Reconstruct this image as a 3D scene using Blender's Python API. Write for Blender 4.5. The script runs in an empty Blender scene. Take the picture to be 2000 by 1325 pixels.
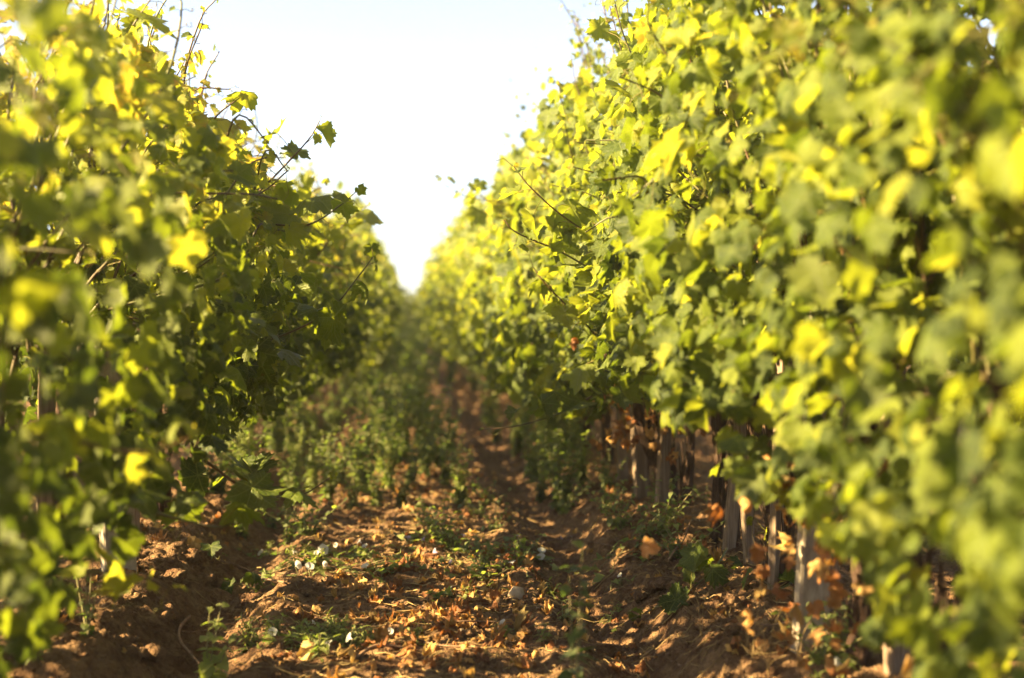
import bpy, math
import numpy as np
from mathutils import Vector
PI = math.pi
sc = bpy.context.scene
C = sc.collection

# ------------------------------------------------------------------ camera, light, exposure
CAM = (0.0, 0.0, 0.9)
YAW = 4.15
PITCH = -0.85
cam_d = bpy.data.cameras.new("camera")
cam = bpy.data.objects.new("camera", cam_d); C.objects.link(cam)
cam.location = CAM
cam.rotation_euler = (math.radians(90 + PITCH), 0, math.radians(-YAW))
cam_d.sensor_width = 36; cam_d.lens = 50
cam_d.clip_start = 0.05; cam_d.clip_end = 2000
cam_d.dof.use_dof = True
cam_d.dof.focus_distance = 4.4
cam_d.dof.aperture_fstop = 1.8
sc.camera = cam

SUN_AZ = -98.0      # degrees from +Y (view direction), negative = to the left
SUN_EL = 29.0
w = bpy.data.worlds.new("World"); sc.world = w; w.use_nodes = True
nt = w.node_tree; nt.nodes.clear()
sky = nt.nodes.new("ShaderNodeTexSky"); sky.sky_type = 'NISHITA'; sky.sun_disc = False
sky.sun_elevation = math.radians(SUN_EL); sky.sun_rotation = math.radians(SUN_AZ)
sky.air_density = 0.6; sky.dust_density = 0.9; sky.ozone_density = 1.0
bg = nt.nodes.new("ShaderNodeBackground"); bg.inputs[1].default_value = 0.05
wo = nt.nodes.new("ShaderNodeOutputWorld")
hs = nt.nodes.new('ShaderNodeHueSaturation'); hs.inputs['Saturation'].default_value = 0.62
nt.links.new(sky.outputs[0], hs.inputs['Color']); nt.links.new(hs.outputs[0], bg.inputs[0]); nt.links.new(bg.outputs[0], wo.inputs[0])
sd = bpy.data.lights.new("sun", 'SUN'); sd.energy = 5.0; sd.angle = math.radians(0.5)
sd.color = (1.0, 0.75, 0.35)
sun = bpy.data.objects.new("sun", sd); C.objects.link(sun)
_a, _e = math.radians(SUN_AZ), math.radians(SUN_EL)
to_sun = Vector((math.sin(_a)*math.cos(_e), math.cos(_a)*math.cos(_e), math.sin(_e)))
sun.rotation_euler = (-to_sun).to_track_quat('-Z', 'Y').to_euler()
vs = sc.view_settings
sc.display_settings.display_device = 'sRGB'
vs.view_transform = 'Standard'; vs.look = 'None'; vs.gamma = 1.0; vs.use_curve_mapping = False
vs.exposure = 2.95
sc.render.engine = 'CYCLES'
cy = sc.cycles
cy.max_bounces = 6; cy.diffuse_bounces = 3; cy.transmission_bounces = 6; cy.glossy_bounces = 2
cy.caustics_reflective = False; cy.caustics_refractive = False
try: cy.use_denoising = True
except Exception: pass

# ------------------------------------------------------------------ small maths
RNG = np.random.default_rng(7)
def nrm(v): return v/np.maximum(np.linalg.norm(v, axis=-1, keepdims=True), 1e-9)

def vnoise(x, y, seed=0):
    xi = np.floor(x).astype(np.int64); yi = np.floor(y).astype(np.int64)
    fx = x-xi; fy = y-yi
    fx = fx*fx*fx*(fx*(fx*6-15)+10); fy = fy*fy*fy*(fy*(fy*6-15)+10)
    def h(a, b):
        n = (a*374761393 + b*668265263 + seed*1442695041) & 0xffffffff
        n = ((n ^ (n >> 13))*1274126177) & 0xffffffff
        n = n ^ (n >> 16)
        return (n & 0xffff)/65535.0
    a = h(xi, yi); b = h(xi+1, yi); c = h(xi, yi+1); d = h(xi+1, yi+1)
    return (a*(1-fx)+b*fx)*(1-fy)+(c*(1-fx)+d*fx)*fy*1.0
def fbm(x, y, o=4, seed=0):
    s = 0; a = .5; t = 0
    for i in range(o):
        s = s + a*(vnoise(x, y, seed+i*17)-.5); t += a; a *= .5
        x = x*2.03+11.3; y = y*2.03+5.7
    return s/t

XR, XL = 1.10, -0.97          # row lines
ROWS = [XR, XL, XL-2.1, XR+2.1]
def ground_z(x, y):
    x = np.asarray(x, float); y = np.asarray(y, float)
    wob = 0.06*(vnoise(y*0.6, y*0+3.3, 5)-.5)
    z = np.zeros_like(x)
    for r in ROWS: z = z+0.10*np.exp(-((x-r)/.27)**2)
    fade = np.clip((70-np.abs(y))/40, 0, 1)
    for rx in (-0.56, 0.62):
        d = x-rx-wob
        z = z-0.06*np.exp(-(d/.13)**2)*fade
        z = z+0.026*np.exp(-((np.abs(d)-.2)/.07)**2)*fade*(1+2*fbm(x*6, y*6, 2, 31))
        tread = np.sin((y+np.abs(d)*.7)*2*PI/0.14)
        z = z+0.009*tread*np.exp(-(d/.12)**4)*fade*(0.5+vnoise(x*5, y*5, 77))
    z = z+0.03*np.exp(-(x/.28)**2)
    z = z+0.05*fbm(x*1.3, y*1.3, 3, 1)+0.035*fbm(x*5, y*5, 3, 2)
    rough = 0.5+1.2*np.clip(np.abs(x-.02)-.2, 0, .6)
    n = fbm(x*13, y*13, 4, 9)
    z = z+0.026*np.abs(n)*2*rough+0.022*fbm(x*36, y*36, 3, 4)*(.5+rough)
    c = np.clip(vnoise(x*22, y*22, 40)-.62, 0, 1)*vnoise(x*3, y*3, 41)
    return z+0.045*c*rough
def gz(x, y): return float(ground_z(np.array([x]), np.array([y]))[0])
def G(px, py, z=0.0):
    """where a line of sight through (px,py) of the 2000-px photograph meets the ground"""
    u = (px-1000)/2777.8; v = -(py-662.5)/2777.8
    p = math.radians(PITCH); ya = math.radians(-YAW)
    d = np.array([u, 1.0, v])
    d = np.array([d[0], d[1]*math.cos(p)-d[2]*math.sin(p), d[1]*math.sin(p)+d[2]*math.cos(p)])
    d = np.array([d[0]*math.cos(ya)-d[1]*math.sin(ya), d[0]*math.sin(ya)+d[1]*math.cos(ya), d[2]])
    zz = z
    for _ in range(4):
        t = (CAM[2]-zz)/-d[2]
        x, y = d[0]*t, d[1]*t
        zz = gz(x, y) if z == 0.0 else z
    return x, y, gz(x, y)

# ------------------------------------------------------------------ materials
def mat(name):
    m = bpy.data.materials.new(name); m.use_nodes = True
    n = m.node_tree; n.nodes.clear()
    out = n.nodes.new('ShaderNodeOutputMaterial')
    return m, n, out
def node(n, t, **kw):
    x = n.nodes.new(t)
    for k, v in kw.items():
        if k.startswith('i_'):
            key = k[2:]
            x.inputs[int(key) if key.isdigit() else key.replace('_', ' ')].default_value = v
        else: setattr(x, k, v)
    return x
def math_(n, op, a, b=None, clamp=False):
    x = n.nodes.new('ShaderNodeMath'); x.operation = op; x.use_clamp = clamp
    for i, s in enumerate((a, b)):
        if s is None: continue
        if hasattr(s, 'is_output'): n.links.new(s, x.inputs[i])
        else: x.inputs[i].default_value = s
    return x.outputs[0]
def ramp(n, fac, stops, interp='LINEAR'):
    r = n.nodes.new('ShaderNodeValToRGB'); r.color_ramp.interpolation = interp
    el = r.color_ramp.elements
    while len(el) < len(stops): el.new(0.5)
    for e, (p, c) in zip(el, stops): e.position = p; e.color = (*c, 1)
    n.links.new(fac, r.inputs[0]); return r.outputs[0]
def mix(n, fac, a, b, blend='MIX'):
    m = n.nodes.new('ShaderNodeMix'); m.data_type = 'RGBA'; m.blend_type = blend
    for s, v in ((m.inputs[0], fac), (m.inputs[6], a), (m.inputs[7], b)):
        if hasattr(v, 'is_output'): n.links.new(v, s)
        elif isinstance(v, tuple): s.default_value = (*v, 1)
        else: s.default_value = v
    return m.outputs[2]

def leaf_material(name, stops, tstops, trans=0.5, rough=0.42, spec=0.5, veins=True, vein_col=(0.30, 0.34, 0.08)):
    m, n, out = mat(name)
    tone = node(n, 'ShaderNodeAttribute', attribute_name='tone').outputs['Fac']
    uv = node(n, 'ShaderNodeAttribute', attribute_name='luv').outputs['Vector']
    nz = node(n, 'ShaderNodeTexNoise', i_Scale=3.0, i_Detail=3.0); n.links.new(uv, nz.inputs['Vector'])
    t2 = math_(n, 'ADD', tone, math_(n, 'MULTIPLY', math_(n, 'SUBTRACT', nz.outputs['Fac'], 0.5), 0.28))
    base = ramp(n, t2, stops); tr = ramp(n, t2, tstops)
    hgt = None
    if veins:
        sx = n.nodes.new('ShaderNodeSeparateXYZ'); n.links.new(uv, sx.inputs[0])
        ang = math_(n, 'ARCTAN2', sx.outputs['X'], sx.outputs['Y'])
        rad = math_(n, 'POWER', math_(n, 'ADD', math_(n, 'MULTIPLY', sx.outputs['X'], sx.outputs['X']),
                                     math_(n, 'MULTIPLY', sx.outputs['Y'], sx.outputs['Y'])), 0.5)
        a5 = math_(n, 'DIVIDE', ang, 0.93)
        fr = math_(n, 'ABSOLUTE', math_(n, 'SUBTRACT', a5, math_(n, 'ROUND', a5)))
        dist = math_(n, 'MULTIPLY', math_(n, 'MULTIPLY', fr, 0.93), rad)
        v1 = math_(n, 'SUBTRACT', 1.0, math_(n, 'MULTIPLY', dist, 38.0), True)
        # side veins branching off the five main ones
        s = math_(n, 'SUBTRACT', math_(n, 'MULTIPLY', rad, 7.0), math_(n, 'MULTIPLY', dist, 6.0))
        fs = math_(n, 'ABSOLUTE', math_(n, 'SUBTRACT', s, math_(n, 'ROUND', s)))
        v2 = math_(n, 'SUBTRACT', 0.55, math_(n, 'MULTIPLY', fs, 6.0), True)
        v = math_(n, 'MAXIMUM', v1, v2)
        base = mix(n, math_(n, 'MULTIPLY', v, 0.55), base, vein_col)
        tr = mix(n, math_(n, 'MULTIPLY', v, 0.5), tr, (0.25, 0.28, 0.03))
        sp = node(n, 'ShaderNodeTexNoise', i_Scale=4.5, i_Detail=4.0, i_Roughness=0.7); n.links.new(uv, sp.inputs['Vector'])
        sf = math_(n, 'MULTIPLY', math_(n, 'SUBTRACT', math_(n, 'ADD', sp.outputs['Fac'], math_(n, 'MULTIPLY', rad, 0.16)), 0.74), 9.0, True)
        base = mix(n, math_(n, 'MULTIPLY', sf, 0.8), base, (0.13, 0.065, 0.02)); tr = mix(n, sf, tr, (0.20, 0.08, 0.01))
        hgt = math_(n, 'ADD', math_(n, 'MULTIPLY', v, -0.6), nz.outputs['Fac'])
    nz2 = node(n, 'ShaderNodeTexVoronoi', i_Scale=14.0); n.links.new(uv, nz2.inputs['Vector'])
    hh = math_(n, 'MULTIPLY', nz2.outputs['Distance'], 0.8)
    if hgt is not None: hh = math_(n, 'ADD', hh, hgt)
    bp = node(n, 'ShaderNodeBump', i_Strength=0.55, i_Distance=0.004); n.links.new(hh, bp.inputs['Height'])
    geo = node(n, 'ShaderNodeNewGeometry')
    base2 = mix(n, math_(n, 'MULTIPLY', geo.outputs['Backfacing'], 0.45), base, (0.15, 0.17, 0.05))
    p = node(n, 'ShaderNodeBsdfPrincipled', i_Roughness=rough)
    p.inputs['Specular IOR Level'].default_value = spec
    n.links.new(base2, p.inputs['Base Color']); n.links.new(bp.outputs[0], p.inputs['Normal'])
    tl = node(n, 'ShaderNodeBsdfTranslucent'); n.links.new(tr, tl.inputs[0])
    ms = node(n, 'ShaderNodeMixShader', i_0=trans)
    n.links.new(p.outputs[0], ms.inputs[1]); n.links.new(tl.outputs[0], ms.inputs[2])
    n.links.new(ms.outputs[0], out.inputs[0])
    return m
M = {}
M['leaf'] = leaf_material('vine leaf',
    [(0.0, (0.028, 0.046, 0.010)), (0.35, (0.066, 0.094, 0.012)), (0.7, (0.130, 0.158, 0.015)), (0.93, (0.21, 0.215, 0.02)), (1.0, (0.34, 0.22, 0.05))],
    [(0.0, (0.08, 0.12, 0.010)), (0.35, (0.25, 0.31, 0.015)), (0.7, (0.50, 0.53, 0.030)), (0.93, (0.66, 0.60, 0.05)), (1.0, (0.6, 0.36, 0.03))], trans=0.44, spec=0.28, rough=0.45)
M['dry'] = leaf_material('dry vine leaf',
    [(0.0, (0.10, 0.045, 0.022)), (0.35, (0.27, 0.10, 0.035)), (0.7, (0.40, 0.20, 0.070)), (1.0, (0.60, 0.40, 0.15))],
    [(0.0, (0.14, 0.03, 0.01)), (0.5, (0.5, 0.16, 0.03)), (1.0, (0.7, 0.4, 0.1))], trans=0.3, rough=0.6, spec=0.3, vein_col=(0.30, 0.16, 0.07))
M['weed'] = leaf_material('weed leaf',
    [(0.0, (0.045, 0.062, 0.024)), (0.5, (0.095, 0.115, 0.036)), (1.0, (0.19, 0.21, 0.06))],
    [(0.0, (0.10, 0.20, 0.03)), (0.5, (0.25, 0.38, 0.05)), (1.0, (0.45, 0.55, 0.07))], trans=0.4, rough=0.5, veins=False)
M['petal'] = leaf_material('white petal', [(0.0, (0.75, 0.70, 0.74)), (1.0, (0.85, 0.84, 0.85))],
    [(0.0, (0.8, 0.75, 0.8)), (1.0, (0.85, 0.8, 0.8))], trans=0.4, rough=0.6, veins=False)
M['petal_v'] = leaf_material('lilac petal', [(0.0, (0.45, 0.34, 0.62)), (1.0, (0.55, 0.42, 0.70))],
    [(0.0, (0.5, 0.38, 0.7)), (1.0, (0.5, 0.38, 0.7))], trans=0.4, rough=0.6, veins=False)

def simple(name, c1, c2, scale=(1, 1, 1), ns=10, rough=0.8, bump=0.5, dist=0.004, detail=6, coord='Object', spec=0.3, c3=None):
    m, n, out = mat(name)
    tc = node(n, 'ShaderNodeTexCoord'); mp = node(n, 'ShaderNodeMapping'); mp.inputs['Scale'].default_value = scale
    n.links.new(tc.outputs[coord], mp.inputs[0])
    nz = node(n, 'ShaderNodeTexNoise', i_Scale=ns, i_Detail=detail, i_Roughness=0.65); n.links.new(mp.outputs[0], nz.inputs['Vector'])
    nz3 = node(n, 'ShaderNodeTexNoise', i_Scale=ns*.23, i_Detail=3.0); n.links.new(tc.outputs[coord], nz3.inputs['Vector'])
    st = [(0.33, c1), (0.66, c2)]
    col = ramp(n, nz.outputs['Fac'], st)
    if c3 is not None:
        col = mix(n, ramp(n, nz3.outputs['Fac'], [(0.45, (0, 0, 0)), (0.62, (1, 1, 1))]), col, c3)
    p = node(n, 'ShaderNodeBsdfPrincipled', i_Roughness=rough); p.inputs['Specular IOR Level'].default_value = spec
    n.links.new(col, p.inputs['Base Color'])
    bp = node(n, 'ShaderNodeBump', i_Strength=bump, i_Distance=dist); n.links.new(nz.outputs['Fac'], bp.inputs['Height'])
    n.links.new(bp.outputs[0], p.inputs['Normal']); n.links.new(p.outputs[0], out.inputs[0])
    return m
M['bark'] = simple('vine bark', (0.022, 0.012, 0.010), (0.12, 0.070, 0.048), (20, 20, 1.6), 6, 0.9, 1.0, 0.02, c3=(0.075, 0.040, 0.028))
M['wood'] = simple('weathered stake wood', (0.09, 0.06, 0.045), (0.26, 0.19, 0.14), (30, 30, 1.2), 4, 0.85, 0.7, 0.004, c3=(0.15, 0.105, 0.08))
M['board'] = simple('pale grey post', (0.20, 0.16, 0.13), (0.36, 0.31, 0.25), (8, 8, 3), 6, 0.9, 0.8, 0.006, c3=(0.26, 0.21, 0.17))
M['cane'] = simple('green brown cane', (0.045, 0.016, 0.007), (0.10, 0.055, 0.016), (1, 1, 1), 12, 0.5, 0.2, 0.002, c3=(0.085, 0.09, 0.018), spec=0.5)
M['tendril'] = simple('tendril', (0.13, 0.14, 0.02), (0.18, 0.12, 0.03), (1, 1, 1), 12, 0.5, 0.1, 0.002)
M['twig'] = simple('dry twig', (0.10, 0.055, 0.035), (0.26, 0.16, 0.10), (20, 20, 20), 2, 0.85, 0.6, 0.003)
M['stem'] = simple('weed stem', (0.12, 0.13, 0.05), (0.22, 0.17, 0.09), (1, 1, 1), 20, 0.7, 0.2, 0.002)
M['stone'] = simple('stone', (0.30, 0.22, 0.15), (0.46, 0.36, 0.26), (1, 1, 1), 30, 0.9, 0.6, 0.004)
M['grape'] = simple('dark grape', (0.020, 0.016, 0.035), (0.05, 0.035, 0.07), (1, 1, 1), 60, 0.45, 0.1, 0.001, spec=0.5)
M['grape_g'] = simple('unripe grape', (0.16, 0.22, 0.05), (0.24, 0.30, 0.08), (1, 1, 1), 60, 0.4, 0.1, 0.001, spec=0.5)
M['straw'] = simple('dry grass', (0.20, 0.12, 0.055), (0.42, 0.30, 0.13), (1, 1, 1), 20, 0.7, 0.1, 0.001)

def soil_material():
    m, n, out = mat('soil')
    tc = node(n, 'ShaderNodeTexCoord')
    def nz(s, d=8, r=0.62):
        x = node(n, 'ShaderNodeTexNoise', i_Scale=s, i_Detail=d, i_Roughness=r); n.links.new(tc.outputs['Object'], x.inputs['Vector']); return x.outputs['Fac']
    a = nz(1.6, 5); b = nz(14); c = nz(70, 6, 0.7); d = nz(240, 4, 0.7)
    col = ramp(n, a, [(0.35, (0.13, 0.068, 0.042)), (0.65, (0.24, 0.135, 0.076))])
    col = mix(n, ramp(n, b, [(0.42, (0, 0, 0)), (0.68, (1, 1, 1))]), col, (0.34, 0.215, 0.12))
    col = mix(n, ramp(n, c, [(0.50, (0, 0, 0)), (0.72, (0.75, 0.75, 0.75))]), col, (0.085, 0.045, 0.03))
    p = node(n, 'ShaderNodeBsdfPrincipled', i_Roughness=0.95); p.inputs['Specular IOR Level'].default_value = 0.12
    n.links.new(col, p.inputs['Base Color'])
    h = math_(n, 'ADD', math_(n, 'MULTIPLY', c, 0.7), math_(n, 'MULTIPLY', d, 0.35))
    h = math_(n, 'ADD', h, math_(n, 'MULTIPLY', b, 1.2))
    for sc2, wt in ((38, 1.1), (95, .6)):
        vo = node(n, 'ShaderNodeTexVoronoi', i_Scale=sc2); vo.inputs['Randomness'].default_value = 1.0
        nw = node(n, 'ShaderNodeTexNoise', i_Scale=sc2*.6, i_Detail=3.0); n.links.new(tc.outputs['Object'], nw.inputs['Vector'])
        va = n.nodes.new('ShaderNodeVectorMath'); va.operation = 'MULTIPLY_ADD'; va.inputs[1].default_value = (.03, .03, .03)
        n.links.new(nw.outputs['Color'], va.inputs[0]); n.links.new(tc.outputs['Object'], va.inputs[2]); n.links.new(va.outputs[0], vo.inputs['Vector'])
        h = math_(n, 'SUBTRACT', h, math_(n, 'MULTIPLY', vo.outputs['Distance'], wt))
    bp = node(n, 'ShaderNodeBump', i_Strength=1.0, i_Distance=0.03); n.links.new(h, bp.inputs['Height'])
    n.links.new(bp.outputs[0], p.inputs['Normal']); n.links.new(p.outputs[0], out.inputs[0])
    return m
M['soil'] = soil_material()

# ------------------------------------------------------------------ mesh builder
class MB:
    def __init__(s): s.V = []; s.T = []; s.Q = []; s.U = []; s.W = []; s.n = 0; s.mi = 0; s.TM = []; s.QM = []
    def add(s, V, T=None, Q=None, U=None, W=0.5):
        V = np.asarray(V, float).reshape(-1, 3)
        if T is not None and len(T): s.T.append(np.asarray(T, int).reshape(-1, 3)+s.n); s.TM.append(np.full(len(s.T[-1]), s.mi))
        if Q is not None and len(Q): s.Q.append(np.asarray(Q, int).reshape(-1, 4)+s.n); s.QM.append(np.full(len(s.Q[-1]), s.mi))
        s.V.append(V)
        s.U.append(np.zeros_like(V) if U is None else np.asarray(U, float).reshape(-1, 3))
        s.W.append(np.full(len(V), W, float) if np.isscalar(W) else np.asarray(W, float).ravel())
        s.n += len(V)
    def mesh(s, name, m, smooth=True):
        V = np.concatenate(s.V) if s.V else np.zeros((0, 3))
        T = np.concatenate(s.T) if s.T else np.zeros((0, 3), int)
        Q = np.concatenate(s.Q) if s.Q else np.zeros((0, 4), int)
        me = bpy.data.meshes.new(name)
        me.vertices.add(len(V)); me.vertices.foreach_set('co', V.ravel().astype(np.float32))
        li = np.concatenate([T.ravel(), Q.ravel()])
        me.loops.add(len(li)); me.loops.foreach_set('vertex_index', li.astype(np.int32))
        tot = np.concatenate([np.full(len(T), 3), np.full(len(Q), 4)]).astype(np.int32)
        st = np.concatenate([[0], np.cumsum(tot)[:-1]]).astype(np.int32)
        me.polygons.add(len(tot)); me.polygons.foreach_set('loop_start', st); me.polygons.foreach_set('loop_total', tot)
        me.polygons.foreach_set('use_smooth', np.full(len(tot), smooth))
        a = me.attributes.new('luv', 'FLOAT_VECTOR', 'POINT'); a.data.foreach_set('vector', np.concatenate(s.U).ravel().astype(np.float32))
        a = me.attributes.new('tone', 'FLOAT', 'POINT'); a.data.foreach_set('value', np.concatenate(s.W).astype(np.float32))
        me.polygons.foreach_set('material_index', np.concatenate(s.TM+s.QM).astype(np.int32))
        for q in (m if isinstance(m, (list, tuple)) else [m]): me.materials.append(q)
        me.update(); me.validate()
        return me
    def obj(s, name, m, parent=None, smooth=True):
        return mobj(name, s.mesh(name, m, smooth), parent)
def mobj(name, me, parent=None):
    o = bpy.data.objects.new(name, me); C.objects.link(o)
    if parent is not None: o.parent = parent
    return o
def thing(name, label, cat, loc=(0, 0, 0), rz=0, group=None):
    o = bpy.data.objects.new(name, None); C.objects.link(o); o.empty_display_size = 0.1
    o.location = loc; o.rotation_euler = (0, 0, rz)
    o['label'] = label; o['category'] = cat
    if group: o['group'] = group
    return o
def tag(o, label, cat, group=None):
    o['label'] = label; o['category'] = cat
    if group: o['group'] = group
def dup(root, loc, rz=0, scale=1.0, label=None, keep=None):
    r = root.copy(); C.objects.link(r); r.location = loc; r.rotation_euler = (0, 0, rz)
    r.scale = (scale,)*3 if np.isscalar(scale) else scale
    if label: r['label'] = label
    for ch in list(root.children):
        if keep is not None and ch.name.split('.')[0] not in keep: continue
        c = ch.copy(); C.objects.link(c); c.parent = r
        if keep is not None: continue
        for g in ch.children:
            d = g.copy(); C.objects.link(d); d.parent = c
    return r

def tube(mb, P, R, seg=6, W=0.5, ridge=0.0, seed=0, cap=True):
    P = np.asarray(P, float); n = len(P)
    R = np.full(n, R, float) if np.isscalar(R) else np.asarray(R, float)
    T = nrm(np.gradient(P, axis=0))
    a = np.array([1.0, 0, 0]) if abs(T[0, 0]) < .8 else np.array([0, 1.0, 0])
    X = np.zeros_like(P); x = a-T[0]*a.dot(T[0])
    for i in range(n):
        x = x-T[i]*x.dot(T[i]); x /= max(np.linalg.norm(x), 1e-9); X[i] = x
    Y = np.cross(T, X)
    th = np.arange(seg)*2*PI/seg
    r = R[:, None]*np.ones(seg)
    if ridge:
        g = np.random.default_rng(seed)
        ph = g.uniform(0, 6.28, 6)
        s = np.linspace(0, 1, n)[:, None]
        r = r*(1+ridge*(np.sin(3*th+ph[0]+5*s)*.5+np.sin(5*th+ph[1]-7*s)*.4+np.sin(9*th+ph[2]+4*s)*.3+.5*np.sin(th*2+ph[3]+26*s)*.4+g.normal(0, .22, r.shape)))
    V = P[:, None]+X[:, None]*(np.cos(th)*r)[..., None]+Y[:, None]*(np.sin(th)*r)[..., None]
    i = np.arange(n-1)[:, None]*seg; j = np.arange(seg)[None]; k = (j+1) % seg
    Q = np.stack([i+j, i+k, i+k+seg, i+j+seg], -1).reshape(-1, 4)
    V = V.reshape(-1, 3); Tt = None
    if cap:
        V = np.concatenate([V, P[:1], P[-1:]]); b = n*seg
        jj = np.arange(seg); kk = (jj+1) % seg
        Tt = np.concatenate([np.stack([jj*0+b, kk, jj], -1), np.stack([jj*0+b+1, (n-1)*seg+jj, (n-1)*seg+kk], -1)])
    mb.add(V, Tt, Q, U=None, W=W)
def curve(pts, n):
    """Catmull-Rom through the points"""
    p = np.asarray(pts, float); p = np.concatenate([2*p[:1]-p[1:2], p, 2*p[-1:]-p[-2:-1]])
    t = np.linspace(0, len(p)-3-1e-6, n); i = t.astype(int); f = (t-i)[:, None]
    a, b, c, d = p[i], p[i+1], p[i+2], p[i+3]
    return .5*((2*b)+(-a+c)*f+(2*a-5*b+4*c-d)*f**2+(-a+3*b-3*c+d)*f**3)

# ------------------------------------------------------------------ leaf templates
def vine_leaf(g, curl=0.25, fold=0.25, hi=True):
    key = np.radians([0, 14, 27, 40, 54, 66, 78, 92, 106, 122, 140, 158, 172, 180])
    rad = np.array([1.0, .86, .70, .80, .93, .80, .62, .66, .74, .66, .56, .50, .34, .14])*g.uniform(.93, 1.07, 14)
    nn = 22 if hi else 8
    a = np.linspace(0, PI, nn)
    r = np.interp(a, key, rad)
    if hi: r = r*(1+.075*np.where(np.arange(nn) % 2 == 0, 1, -1)*(a < 2.8))
    A = np.concatenate([a, -a[1:-1][::-1]]); Rr = np.concatenate([r, (r*g.uniform(.93, 1.05, nn))[1:-1][::-1]])
    m = len(A)
    rings = [1.0, .55] if hi else [1.0]
    V = []
    for q in rings: V.append(np.stack([np.sin(A)*Rr*q, np.cos(A)*Rr*q, A*0], -1))
    V.append(np.zeros((1, 3))); V = np.concatenate(V)
    U = V.copy()
    x, y = V[:, 0], V[:, 1]; rr = np.hypot(x, y)
    ph = g.uniform(0, 6.28, 4)
    z = -fold*np.abs(x)*g.choice([-1, 1, 1, .3])-curl*y*np.abs(y)*.6-curl*.5*rr**2+.10*np.sin(4.5*np.arctan2(x, y)+ph[0])*rr**1.5+.05*np.sin(7*x+ph[1])+.05*np.sin(6*y+ph[2])
    V[:, 2] = z
    j = np.arange(m); k = (j+1) % m
    T = []
    if hi:
        T += [np.stack([j, j+m, k], -1), np.stack([k, j+m, k+m], -1)]
        T.append(np.stack([j+m, j*0+2*m, k+m], -1))
    else: T.append(np.stack([j, j*0+m, k], -1))
    return V*.62, np.concatenate(T), U
def oval_leaf(g, wid=.38, curl=.3, arrow=False):
    a = np.array([0, .12, .3, .55, .8, 1.0]); wd = np.array([0, .7, 1.0, .8, .4, 0])*wid
    if arrow: wd = np.array([0, 1.1, .85, .6, .3, 0])*wid
    V = []; 
    for i in range(6):
        yy = a[i]; z = -curl*yy*yy
        V += [[-wd[i], yy-(.18 if arrow and i == 1 else 0), z+.25*wd[i]], [0, yy, z], [wd[i], yy-(.18 if arrow and i == 1 else 0), z+.25*wd[i]]]
    V = np.array(V); Q = []
    for i in range(5):
        for s in (0, 1): Q.append([i*3+s, i*3+s+1, i*3+s+4, i*3+s+3])
    Q = np.array(Q); T = np.concatenate([Q[:, [0, 1, 2]], Q[:, [0, 2, 3]]])
    return V, T, V.copy()
gt = np.random.default_rng(3)
LEAF_HI = [vine_leaf(gt, gt.uniform(.0, .9)*gt.choice([-.6, 1, 1]), gt.uniform(.05, .75)) for _ in range(14)]
LEAF_LO = [vine_leaf(gt, gt.uniform(.1, .4), gt.uniform(.1, .4), False) for _ in range(5)]
def crumple(t, g):
    V, T, U = t; V = V.copy(); p = g.uniform(0, 6, 6)
    V[:, 2] += .10*np.sin(9*V[:, 0]+p[0]+4*V[:, 1])+.09*np.sin(11*V[:, 1]+p[1]-5*V[:, 0])+.05*np.sin(21*V[:, 0]+p[2])+.04*np.sin(19*V[:, 1]+p[3])
    k = g.uniform(1.5, 4.0)*g.choice([-1, 1]); ang = V[:, 0]*k; V[:, 0], V[:, 2] = np.sin(ang)/k, V[:, 2]+(1-np.cos(ang))/abs(k)*np.sign(k)
    V[:, 1] *= g.uniform(.6, 1); return V, T, U
LEAF_DRY = [crumple(vine_leaf(gt, gt.uniform(.2, .9)*gt.choice([-1, 1]), gt.uniform(.2, .7)), gt) for _ in range(16)]
OVAL = [oval_leaf(gt, gt.uniform(.30, .42), gt.uniform(.1, .6)) for _ in range(4)]
NARROW = [oval_leaf(gt, gt.uniform(.14, .2), gt.uniform(.1, .7)) for _ in range(4)]
ARROW = [oval_leaf(gt, gt.uniform(.28, .38), gt.uniform(.0, .4), True) for _ in range(4)]

def place_leaves(mb, P, nor, tip, size, tone, temps, g):
    """P base points, nor blade normals, tip direction of the midrib"""
    P = np.asarray(P, float); 
    if not len(P): return
    nor = nrm(np.asarray(nor, float)); tip = np.asarray(tip, float)
    tip = nrm(tip-nor*np.sum(tip*nor, 1, keepdims=True)); x = np.cross(tip, nor)
    F = np.stack([x, tip, nor], -1)           # columns
    which = g.integers(0, len(temps), len(P))
    size = np.asarray(size, float)*np.ones(len(P)); tone = np.asarray(tone, float)*np.ones(len(P))
    for k, (V, T, U) in enumerate(temps):
        s = np.where(which == k)[0]
        if not len(s): continue
        W = np.einsum('nij,mj->nmi', F[s], V)*size[s][:, None, None]+P[s][:, None]
        m = len(V)
        TT = (T[None]+(np.arange(len(s))*m)[:, None, None]).reshape(-1, 3)
        off = g.uniform(0, 20, (len(s), 1, 1))*np.array([0, 0, 1.0])
        UU = (U*[1, 1, 0])[None]+off
        mb.add(W.reshape(-1, 3), TT, None, UU.reshape(-1, 3), np.repeat(tone[s], m))
def cols(n, g, lo=.05, hi=.8): return g.beta(1.05, 1.35, n)*(hi+.08-lo*.2)+lo*.2

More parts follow.
